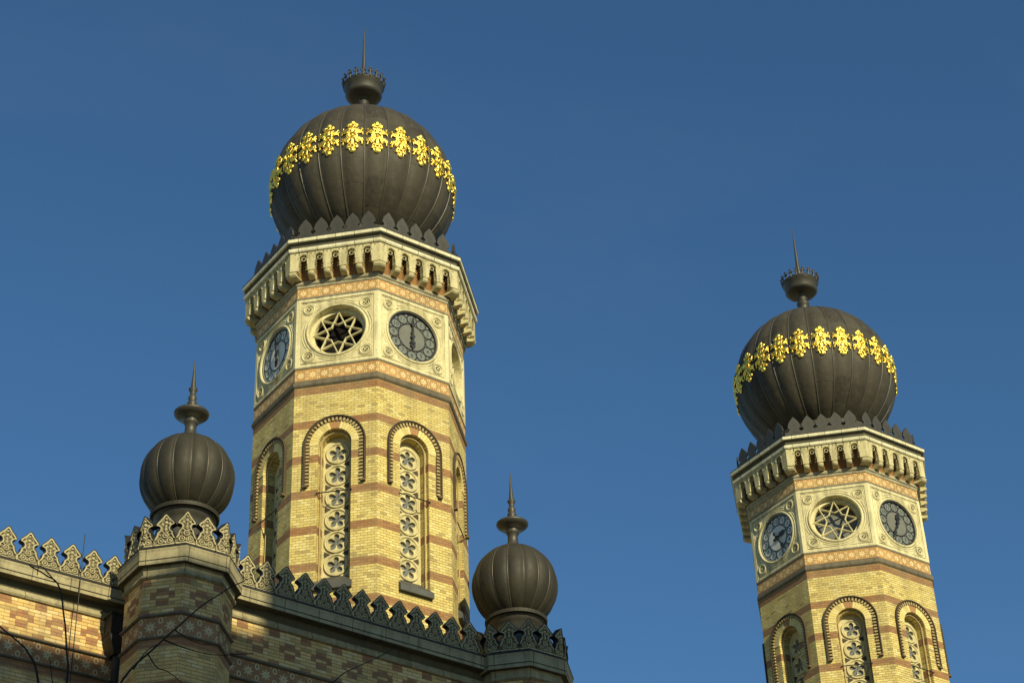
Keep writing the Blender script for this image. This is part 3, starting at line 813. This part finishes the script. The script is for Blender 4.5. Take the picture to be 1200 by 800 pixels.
# ------------------------------------------------------------------ MERLONS
HALF=[(0,.69),(.03,.667),(.068,.612),(.120,.555),(.168,.505),(.190,.470),(.190,.445),(.168,.428),(.130,.416),(.104,.392),(.098,.360),(.108,.326),(.136,.302),(.160,.278),(.164,.245),(.175,.205),(.195,.165),(.220,.135),(.2325,.12),(.2325,0)]
def inset(H,d):
    out=[]
    for i,(x_,z_) in enumerate(H):
        a=H[max(0,i-1)]; b=H[min(len(H)-1,i+1)]
        if i==0: out.append((0,z_-d*1.7)); continue
        tx,tz=b[0]-a[0],b[1]-a[1]; L_=math.hypot(tx,tz); nx,nz=tz/L_,-tx/L_   # inward (towards axis)
        xx,zz=x_+nx*d,z_+nz*d
        out.append((max(.012,xx),zz))
    out[-1]=(H[-1][0]-d*.6,.03); out[-2]=(H[-2][0]-d*.6,H[-2][1])
    return out
def merlon(name,fmap,parent):
    """fmap(u,depth,z)->point ; depth + = outwards"""
    b=MB(); I=inset(HALF,.034)
    for sx in (-1,1):
        def F(pts,mi=0):
            b.face([fmap(sx*p[0],p[1],p[2]) for p in pts],None,mi)
        # recessed field
        for a,c in zip(I,I[1:]):
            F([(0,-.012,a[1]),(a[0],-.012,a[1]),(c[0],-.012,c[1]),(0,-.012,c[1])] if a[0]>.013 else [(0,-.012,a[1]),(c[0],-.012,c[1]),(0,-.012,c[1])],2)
        F([(0,0,.03),(I[-1][0],0,.03),(HALF[-1][0],0,0),(0,0,0)])
        # raised border
        for (a,c,a2,c2) in zip(HALF,HALF[1:],I,I[1:]):
            F([(a[0],.028,a[1]),(c[0],.028,c[1]),(c2[0],.028,c2[1]),(a2[0],.028,a2[1])])
            F([(a2[0],.028,a2[1]),(c2[0],.028,c2[1]),(c2[0],-.012,c2[1]),(a2[0],-.012,a2[1])])
        # dark rim (flashing) standing forward round the outline, and the body behind
        for a,c in zip(HALF[:-1],HALF[1:-1]):
            g_=.010
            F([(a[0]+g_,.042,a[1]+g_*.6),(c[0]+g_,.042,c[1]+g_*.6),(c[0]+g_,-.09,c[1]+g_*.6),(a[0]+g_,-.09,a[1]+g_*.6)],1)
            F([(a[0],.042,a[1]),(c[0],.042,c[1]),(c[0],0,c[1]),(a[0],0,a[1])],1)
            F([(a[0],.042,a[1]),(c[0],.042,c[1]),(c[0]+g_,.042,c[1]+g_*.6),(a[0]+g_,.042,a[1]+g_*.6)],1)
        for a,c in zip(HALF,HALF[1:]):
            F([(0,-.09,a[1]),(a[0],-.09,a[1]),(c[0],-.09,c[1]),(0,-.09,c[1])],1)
        # carved ornament
    def tor(cx,cz,r,tr,n_=14):
        P=[(cx+r*cos(2*pi*i/n_),cz+r*sin(2*pi*i/n_)) for i in range(n_)]
        b.tube([fmap(p[0],.006,p[1]) for p in P],tr,5,0,True)
    def bl(cx,cz,r,o=.03):
        rows=[[fmap(cx+r*cos(f_)*cos(2*pi*i/8),o*sin(f_),cz+r*cos(f_)*sin(2*pi*i/8)) for i in range(8)] for f_ in (0,.6,1.1,1.5)]
        b.grid(rows,0,True,True)
    for cx,cz in ((-.092,.095),(.092,.095),(0,.215)): tor(cx,cz,.055,.013); bl(cx,cz,.030)
    bl(0,.06,.03); bl(0,.585,.028,.03); bl(0,.50,.040); bl(-.075,.465,.038); bl(.075,.465,.038); bl(0,.42,.03); bl(0,.345,.034); bl(.12,.23,.022); bl(-.12,.23,.022)
    b.tube([fmap(0,.008,.30),fmap(0,.008,.44)],.014,5)
    for sx in (-1,1):
        b.tube([fmap(sx*.03,.006,.27),fmap(sx*.07,.006,.30),fmap(sx*.085,.006,.35)],.010,5)
        b.tube([fmap(sx*.09,.006,.51),fmap(sx*.04,.006,.57)],.010,5)
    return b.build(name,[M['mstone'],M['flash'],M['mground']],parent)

# ------------------------------------------------------------------ TURRETS
def build_turret(label,loc):
    t=thing('octagonal_turret',label,'turret',loc)
    AP0=1.06*C8
    def sw(name,prof,mat,ap=AP0,par=None):
        b=MB(); b.sweep(octpath(AP0),[(q[0]-AP0,*q[1:]) for q in prof],True); return b.build(name,mat,par or t)
    # brick body; uv so a diamond is centred on each face (face .878 wide)
    W=2*AP0*T8
    b=MB(); f=MB()
    for (a,c) in ((0,19.99),(20.42,21.28)):
        f.face([(-W/2,-AP0,a),(W/2,-AP0,a),(W/2,-AP0,c),(-W/2,-AP0,c)],[(.375-W/2,a),(.375+W/2,a),(.375+W/2,c),(.375-W/2,c)])
    for k in range(8): append_rot(b,f,R(45*k),k*.75)
    b.build('body',M['wallbrick'],t)
    b=MB(); f=MB(); ap=AP0-.005
    f.face([(-W/2,-ap,19.97),(W/2,-ap,19.97),(W/2,-ap,20.44),(-W/2,-ap,20.44)],[(0,19.97),(.82,19.97),(.82,20.44),(0,20.44)])
    for k in range(8): append_rot(b,f,R(45*k),k*.82)
    b.build('star_tile_band',M['tilew'],t)
    def roll(z,o,r=.028,n_=7):
        return [(AP0-.01,z-r*1.3)]+[(AP0+o-r+r*2*sin(pi*i/(n_-1)),z-r*cos(pi*i/(n_-1))) for i in range(n_)]+[(AP0-.01,z+r*1.3)]
    sw('lower_roll_moulding',roll(19.965,.02,.035),M['grey'])
    sw('upper_roll_moulding',roll(20.445,.02,.035),M['grey'])
    # cornice; the outer edge apothem 1.254*C8 = 1.159
    co=[(.975,21.25),(1.0,21.255),(1.03,21.28),(1.03,21.31),(1.0,21.335),(1.0,21.37),(1.015,21.44),(1.01,21.515,1),(1.12,21.51,1),(1.13,21.50),(1.137,21.505),(1.137,21.58),(1.125,21.585,1),(1.125,21.60,1),(1.14,21.605),(1.145,21.77),(1.15,21.79),(1.156,21.80),(1.159,21.84),(1.0,21.96)]
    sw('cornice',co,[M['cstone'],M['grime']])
    sw('flashing',[(1.163,21.832),(1.170,21.86),(1.15,21.875),(1.0,21.965)],M['flash'])
    # rope on the moulding
    rp=MB(); pth=octpath(1.032); 
    for i in range(8):
        a=Vector((*pth[i],21.295)); c=Vector((*pth[(i+1)%8],21.295)); n_=16
        for j in range(n_):
            p=a.lerp(c,(j+.1)/n_); q=a.lerp(c,(j+.9)/n_); rp.tube([(p.x,p.y,p.z-.016),(q.x,q.y,q.z+.016)],.017,5)
    rp.build('rope_moulding',M['cstone'],t)
    # cresting merlons : one in the middle of each face and one bent round each corner
    apm=1.045; hw=apm*T8
    z0=21.955
    m1=merlon('merlon',lambda u,d,z:(u,-(apm+d),z0+z),t)
    def cor(u,d,z):
        # corner at angle 22.5 (vertex between face 0 and 1) expressed about vertex direction -Y
        a=R(22.5) if u>=0 else R(-22.5)
        r=(apm+d)/C8; s_=abs(u)
        dx,dy=(cos(a),sin(a)); 
        if u<0: dx,dy=-cos(R(22.5)),sin(R(22.5))
        return (dx*s_,-r+dy*s_,z0+z)
    m2=merlon('corner_merlon',cor,t)
    for k in range(8):
        for mm_,o in ((m1,0),(m2,22.5)):
            ob=mm_ if k==0 else dup(mm_,t)
            ob.rotation_euler=(0,0,R(45*k+o))
    # roof + neck
    rf=MB(); rf.lathe([(1.0,21.97),(.75,22.25),(.60,22.5),(.55,22.95),(.60,22.97),(.60,23.05),(.66,23.10)],32,0,True); rf.build('roof',M['dmetal'],t)
    RC=.968; ZC=24.06; G=16; n=G*8; prof=[(.60,23.08),(.70,23.09),(.71,23.17),(.62,23.19)]
    dm=MB(); dm.lathe(prof,48,0,False)
    pr=[]
    for i in range(25):
        a=R(-62+148*i/24); pr.append((RC*cos(a),ZC+RC*1.03*sin(a)))
    rows=[]
    for r,z in pr:
        rows.append([((r*(1+.055*(sqrt(max(0,sin(pi*(k%8)/8)))-.7)))*sin(2*pi*k/n),-(r*(1+.055*(sqrt(max(0,sin(pi*(k%8)/8)))-.7)))*cos(2*pi*k/n),z) for k in range(n)])
    dm.grid(rows,0,True,True)
    dome=dm.build('dome',M['melon'],t)
    rb=MB(); rb.tube([(0,-r*.966,z) for r,z in pr],.015,5); rib=rb.build('rib',M['ribm'],dome)
    for k in range(G):
        ob=rib if k==0 else dup(rib,dome)
        ob.rotation_euler=(0,0,R(22.5*k))
    fi=MB()
    fi.lathe([(.26,25.02),(.20,25.06),(.15,25.12),(.125,25.22),(.115,25.42),(.15,25.44),(.155,25.48),(.14,25.52),(.15,25.56),(.30,25.60),(.365,25.66),(.375,25.70),(.355,25.72),(.16,25.76),(.10,25.80),(.085,25.88),(.105,25.93),(.11,25.96),(.075,26.0),(.09,26.06),(.095,26.10),(.065,26.16),(.06,26.24),(.095,26.30),(.095,26.33),(.05,26.35)],28)
    fin=fi.build('finial',M['dmetal'],t)
    sp_=MB(); sp_.tube([(0,0,26.33),(0,0,26.7),(0,0,27.1)],[.062,.032,.006],8); sp_.build('spike',M['dmetal'],fin)
    return t
T1=build_turret('small melon-domed turret between the sunlit and the shaded parapet walls',(15.765,33.27,0))
T2=build_turret('x',(24.21,33.556,0))
T2['label']='small melon-domed turret at the right end of the shaded parapet, beside open sky'
for o in (T1,T2): o['group']='small domed turrets'

# ------------------------------------------------------------------ PARAPET WALLS
def build_wall(label,path,peaks,ymap,name='parapet_wall'):
    t=thing(name,label,'wall')
    # path: outer cornice edge line. wall face is .33 behind it
    def sw(nm,prof,mat,u0=0):
        b=MB(); b.sweep(path,prof,False,0,path[0][0]+u0); return b.build(nm,mat,t)
    W=-.33
    sw('brick_face',[(W,0.0),(W,19.99)],M['wallbrick']).name='lower_brickwork'
    sw('upper_brickwork',[(W,20.42),(W,21.30)],M['wallbrick'])
    sw('star_tile_band',[(W+.003,19.97),(W+.003,20.44)],M['tilew'])
    def roll(z,o,r=.035,n_=7): return [(W-.01,z-r*1.2)]+[(W+o-r+r*2*sin(pi*i/(n_-1)),z-r*cos(pi*i/(n_-1))) for i in range(n_)]+[(W-.01,z+r*1.2)]
    sw('lower_roll_moulding',roll(19.965,.03),M['grey'])
    sw('upper_roll_moulding',roll(20.445,.03),M['grey'])
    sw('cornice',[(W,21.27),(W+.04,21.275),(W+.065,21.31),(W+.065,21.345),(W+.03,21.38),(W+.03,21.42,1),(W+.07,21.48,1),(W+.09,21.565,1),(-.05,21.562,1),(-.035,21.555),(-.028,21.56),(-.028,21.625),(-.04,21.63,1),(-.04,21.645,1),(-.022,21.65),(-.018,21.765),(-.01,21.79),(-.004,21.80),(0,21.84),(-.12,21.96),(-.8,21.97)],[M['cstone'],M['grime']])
    sw('flashing',[(.004,21.832),(.012,21.86),(-.01,21.876),(-.12,21.964)],M['flash'])
    # body behind
    b=MB(); b.sweep(path,[(-.8,21.97),(-.8,0)],False); b.build('rear_face',M['wallbrick'],t)
    mer=None
    for x_ in peaks:
        y_=ymap(x_)
        if mer is None:
            mer=merlon('merlon',lambda u,d,z:(u,-d,z),t); ob=mer
        else: ob=dup(mer,t)
        ob.location=(x_,y_+.13,21.955); ob.rotation_euler=(random.uniform(-.02,.02),random.uniform(-.014,.014),atan2(path[-1][1]-path[0][1],path[-1][0]-path[0][0])+random.uniform(-.03,.03))
    return t
WL=build_wall('sunlit parapet wall left of the left turret, yellow brick with brown diamonds under a row of carved merlons',[(2.0,34.45),(15.4,34.45)],[14.885-.4645*k for k in range(14)],lambda x:34.45)
ym=lambda x:33.04+(x-16.99)*.0219
WR=build_wall('x',[(16.0,ym(16.0)),(24.0,ym(24.0))],[17.178+.4650*k for k in range(13)],ym)
WR['label']='shaded parapet wall between the two small turrets, its carved merlons crossing the foot of the near tower'

# ------------------------------------------------------------------ DOWNPIPE
dp=thing('downpipe','dark iron downpipe with hopper head in the corner beside the left turret','downpipe',(15.05,34.55,0))
b=MB()
b.box(-.20,.17,-.16,.19,20.86,21.28); 
# tapered hopper lower part
a=[(-.22,-.18,20.86),(.19,-.18,20.86),(.19,.19,20.86),(-.22,.19,20.86)]; c=[(-.06,-.10,20.42),(.20,-.10,20.42),(.20,.16,20.42),(-.06,.16,20.42)]
mid=[(-.20,-.16,20.72),(.19,-.16,20.72),(.19,.19,20.72),(-.20,.19,20.72)]
for A_,B_ in ((a,mid),(mid,c)):
    for i in range(4): b.face([A_[i],A_[(i+1)%4],B_[(i+1)%4],B_[i]])
b.box(-.225,.19,-.185,.19,20.83,20.87); b.box(-.225,.19,-.185,.19,21.24,21.29)
b.build('hopper_head',M['pipe'],dp)
b=MB(); b.lathe([(.115,0),(.115,19.5),(.135,19.5),(.135,19.62),(.115,19.62),(.115,20.5)],20,0,True,(.09,.03)); b.build('pipe',M['pipe'],dp)

# ------------------------------------------------------------------ CABLES
b=MB(); b.tube([(14.115,34.40,22.85),(14.115,34.405,22.4),(14.115,34.41,21.9),(14.115,34.42,21.0),(14.115,34.44,19),(14.115,34.55,10),(14.115,34.6,0)],.010,5)
o=b.build('lightning_cable',M['iron']); tagm(o,'thin dark cable running straight down the sunlit parapet wall','cable')
b=MB(); b.tube([(22.9,33.45,22.35),(23.3,33.5,22.46),(23.75,33.5,22.62)],.010,5)
o=b.build('stay_wire',M['iron']); tagm(o,'short thin wire between last merlon and right melon dome','wire')

# ------------------------------------------------------------------ BARE TREE in front (only its top twigs are in view)
tr=thing('bare_tree','leafless tree in the foreground, dark twigs crossing the lower left','tree',(6.9,15.2,0))
def L(p): return (p[0]-6.9,p[1]-15.2,p[2])
def jit(pts,amp=.012,sub=5):
    out=[]
    P=[Vector(p) for p in pts]
    for i in range(len(P)-1):
        p0=P[max(0,i-1)];p1=P[i];p2=P[i+1];p3=P[min(len(P)-1,i+2)]
        for s_ in range(sub):
            u=s_/sub
            q=.5*((2*p1)+(-p0+p2)*u+(2*p0-5*p1+4*p2-p3)*u*u+(-p0+3*p1-3*p2+p3)*u**3)
            q+=Vector((noise.noise(q*4),noise.noise(q*4+Vector((9,0,0))),noise.noise(q*4+Vector((0,9,0)))))*amp
            out.append(tuple(q))
    out.append(tuple(P[-1])); return out
def limb(name,pts,r0,r1,parent,n_=7):
    P=jit([L(p) for p in pts]); m=len(P); b=MB(); b.tube(P,[r1+(r0-r1)*(1-i/(m-1))**(1 if name=='trunk' else 3.0) for i in range(m)],n_)
    return b.build(name,M['tree'],parent)
limb('trunk',[(6.9,15.2,0),(6.93,15.2,1.5),(6.85,15.25,3.2),(6.95,15.3,5.0),(6.9,15.4,6.6)],.17,.085,tr,12)
def br(pts,r0,r1): return limb('branch',pts,r0,r1,tr)
br([(6.9,15.35,6.3),(6.6,15.7,7.6),(6.5,16,8.9),(6.527,16,9.984),(6.495,16,10.316),(6.37,16,10.895),(6.22,16,11.0),(6.05,16,11.06)],.034,.007)
br([(6.88,15.3,5.4),(6.6,15.8,7.4),(6.42,16,9.0),(6.262,16,9.93),(6.12,16,10.19),(6.021,16,10.262),(5.845,16,10.377),(5.6,16,10.5)],.032,.007)
br([(6.9,15.35,6.5),(6.8,15.6,8.0),(6.85,15.9,9.4),(7.076,16,10.162),(7.392,16,10.592),(7.766,16,11.052),(8.07,16,11.37),(8.27,16,11.52)],.036,.006)
br([(7.45,16,10.67),(7.72,16,10.62),(8.05,16,10.66),(8.40,16,10.76)],.009,.004)
br([(7.30,16,10.47),(7.40,16,10.36),(7.52,16,10.34),(7.75,16,10.22)],.008,.004)
br([(7.16,16,10.28),(7.28,16,10.50),(7.42,16,10.62)],.008,.004)
br([(7.55,16,10.80),(7.75,16,10.72),(7.95,16,10.74)],.007,.004)
br([(6.95,15.4,6.0),(7.8,15.8,8.0),(8.7,16,9.8),(9.289,16,10.664),(9.60,16,10.93),(9.982,16,11.214)],.028,.0045)
br([(6.5,16,9.6),(6.40,16,9.95),(6.34,16,10.2)],.012,.004)
br([(6.32,16,10.96),(6.16,16,11.08),(6.14,16,10.98)],.008,.004)
for i in range(14):   # lower limbs below the picture
    a=random.uniform(0,2*pi); z_=random.uniform(3.5,6.2); l_=random.uniform(1.2,2.4)
    dx,dy=cos(a)*l_,sin(a)*l_*.8-.3
    br([(6.9,15.3,z_),(6.9+dx*.4,15.3+dy*.4,z_+l_*.35),(6.9+dx*.8,15.3+dy*.8,z_+l_*.85),(6.9+dx,15.3+dy,min(9.0,z_+l_*1.2))],.035,.007)

# ------------------------------------------------------------------ SETTING
SUN_AZ=8.0; SUN_EL=24.0       # azimuth measured from the facade normal (-Y) towards -X
b=MB(); b.face([(-600,-600,0),(900,-600,0),(900,900,0),(-600,900,0)]); struct(b.build('ground',plain('paved_square',(.52,.43,.28),.9,0,.2,.3,.8)))  # unseen ground made pale to bounce warm light onto the facade
b=MB(); b.face([(-600,-7,.004),(900,-7,.004),(900,28.9,.004),(-600,28.9,.004)]); struct(b.build('road',plain('asphalt',(.05,.05,.052),.9,0,.2,.4,.8)))
b=MB(); b.box(-30,60,29.0,36,0,.13); struct(b.build('pavement',plain('paving',(.25,.24,.22),.85,0,.2,.4,1.2)))
# tall unseen block added behind the camera, sized to shade the lower facade
dz=(33.1+8)/cos(R(SUN_AZ))*math.tan(R(SUN_EL)); H1=21.15+dz; H2=22.80+dz
shx=(33.1+8)*math.tan(R(SUN_AZ)); xs=17.6-shx
nb=thing('apartment_block','tall rendered apartment block across the street facing the twin towers','building',(0,0,0))
ren=stone('street_render',(.72,.60,.42),(.66,.55,.39),(.2,.18,.15),.4); win=plain('window_glass',(.03,.035,.04),.15,0,.6)  # render kept pale and warm so the added block bounces light back
b=MB(); b.box(-3,xs,-22,-8,0,H1-.5); b.box(xs,23,-22,-8.0,0,H2-.5); b.build('wall',ren,nb)
b=MB(); b.box(-3.3,xs-.003,-22.3,-7.9,H1-.5,H1); b.box(xs,23.3,-22.3,-7.9,H2-.5,H2); b.build('roof_cornice',ren,nb)
wm=MB(); wm.box(-.6,.6,-8.0,-7.97,0,1.8); wm.box(-.72,.72,-8.0,-7.93,-.1,0,1); w0=wm.build('window',[win,ren],nb)
for i in range(7):
    for j in range(9):
        ob=w0 if (i==0 and j==0) else dup(w0,nb)
        ob.location=(-.8+3.6*i,0,3.5+3.7*j)

# ------------------------------------------------------------------ CAMERA
cam=bpy.data.cameras.new('camera'); co=bpy.data.objects.new('camera',cam); COL.objects.link(co); scene.camera=co
cam.sensor_width=36; cam.lens=2405.126/1200*36; cam.clip_end=3000; cam.clip_start=.1
from mathutils import Matrix
F_=Vector((0.4809028520231041,0.6606831018934639,0.5763942104050622)).normalized()
R_=Vector((0.8221913030486131,-0.5681498078625178,-0.034745604283242845)).normalized()
U_=R_.cross(F_).normalized()
co.matrix_world=Matrix(((R_.x,U_.x,-F_.x,0),(R_.y,U_.y,-F_.y,0),(R_.z,U_.z,-F_.z,1.7),(0,0,0,1)))

# ------------------------------------------------------------------ LIGHT
w=bpy.data.worlds.new('World'); scene.world=w; w.use_nodes=True; nt=w.node_tree
sky=nt.nodes.new('ShaderNodeTexSky'); sky.sky_type='NISHITA'; sky.sun_disc=False
sd=Vector((-sin(R(SUN_AZ))*cos(R(SUN_EL)),-cos(R(SUN_AZ))*cos(R(SUN_EL)),sin(R(SUN_EL))))
sky.sun_elevation=R(SUN_EL); sky.sun_rotation=atan2(sd.x,sd.y)   # rotation clockwise from +Y
sky.altitude=200; sky.air_density=1.0; sky.dust_density=0.0; sky.ozone_density=3.0
bg=nt.nodes['Background']; wb=nt.nodes.new('ShaderNodeMix'); wb.data_type='RGBA'; wb.blend_type='MULTIPLY'; wb.inputs[0].default_value=1; wb.inputs[7].default_value=(.54,.82,.94,1)
X.nt=nt; tc=nt.nodes.new('ShaderNodeTexCoord'); hz=ramp(noi(tc.outputs['Generated'],2.2,6,.6,(1,3.2,4.5)),.50,.85)*.05
nt.links.new(sky.outputs[0],wb.inputs[6]); cl_=mix(hz,wb.outputs[2],(2.6,3.0,3.4)); nt.links.new(cl_,bg.inputs[0]); bg.inputs[1].default_value=.098
sl=bpy.data.lights.new('sun','SUN'); sl.energy=4.9; sl.angle=R(.5); sl.color=(1.0,.89,.57)
so=bpy.data.objects.new('sun',sl); COL.objects.link(so); so.rotation_euler=sd.to_track_quat('Z','Y').to_euler(); so.location=(-10,-10,60)
vs=scene.view_settings; vs.view_transform='Standard'; vs.look='None'; vs.exposure=.2; vs.gamma=1
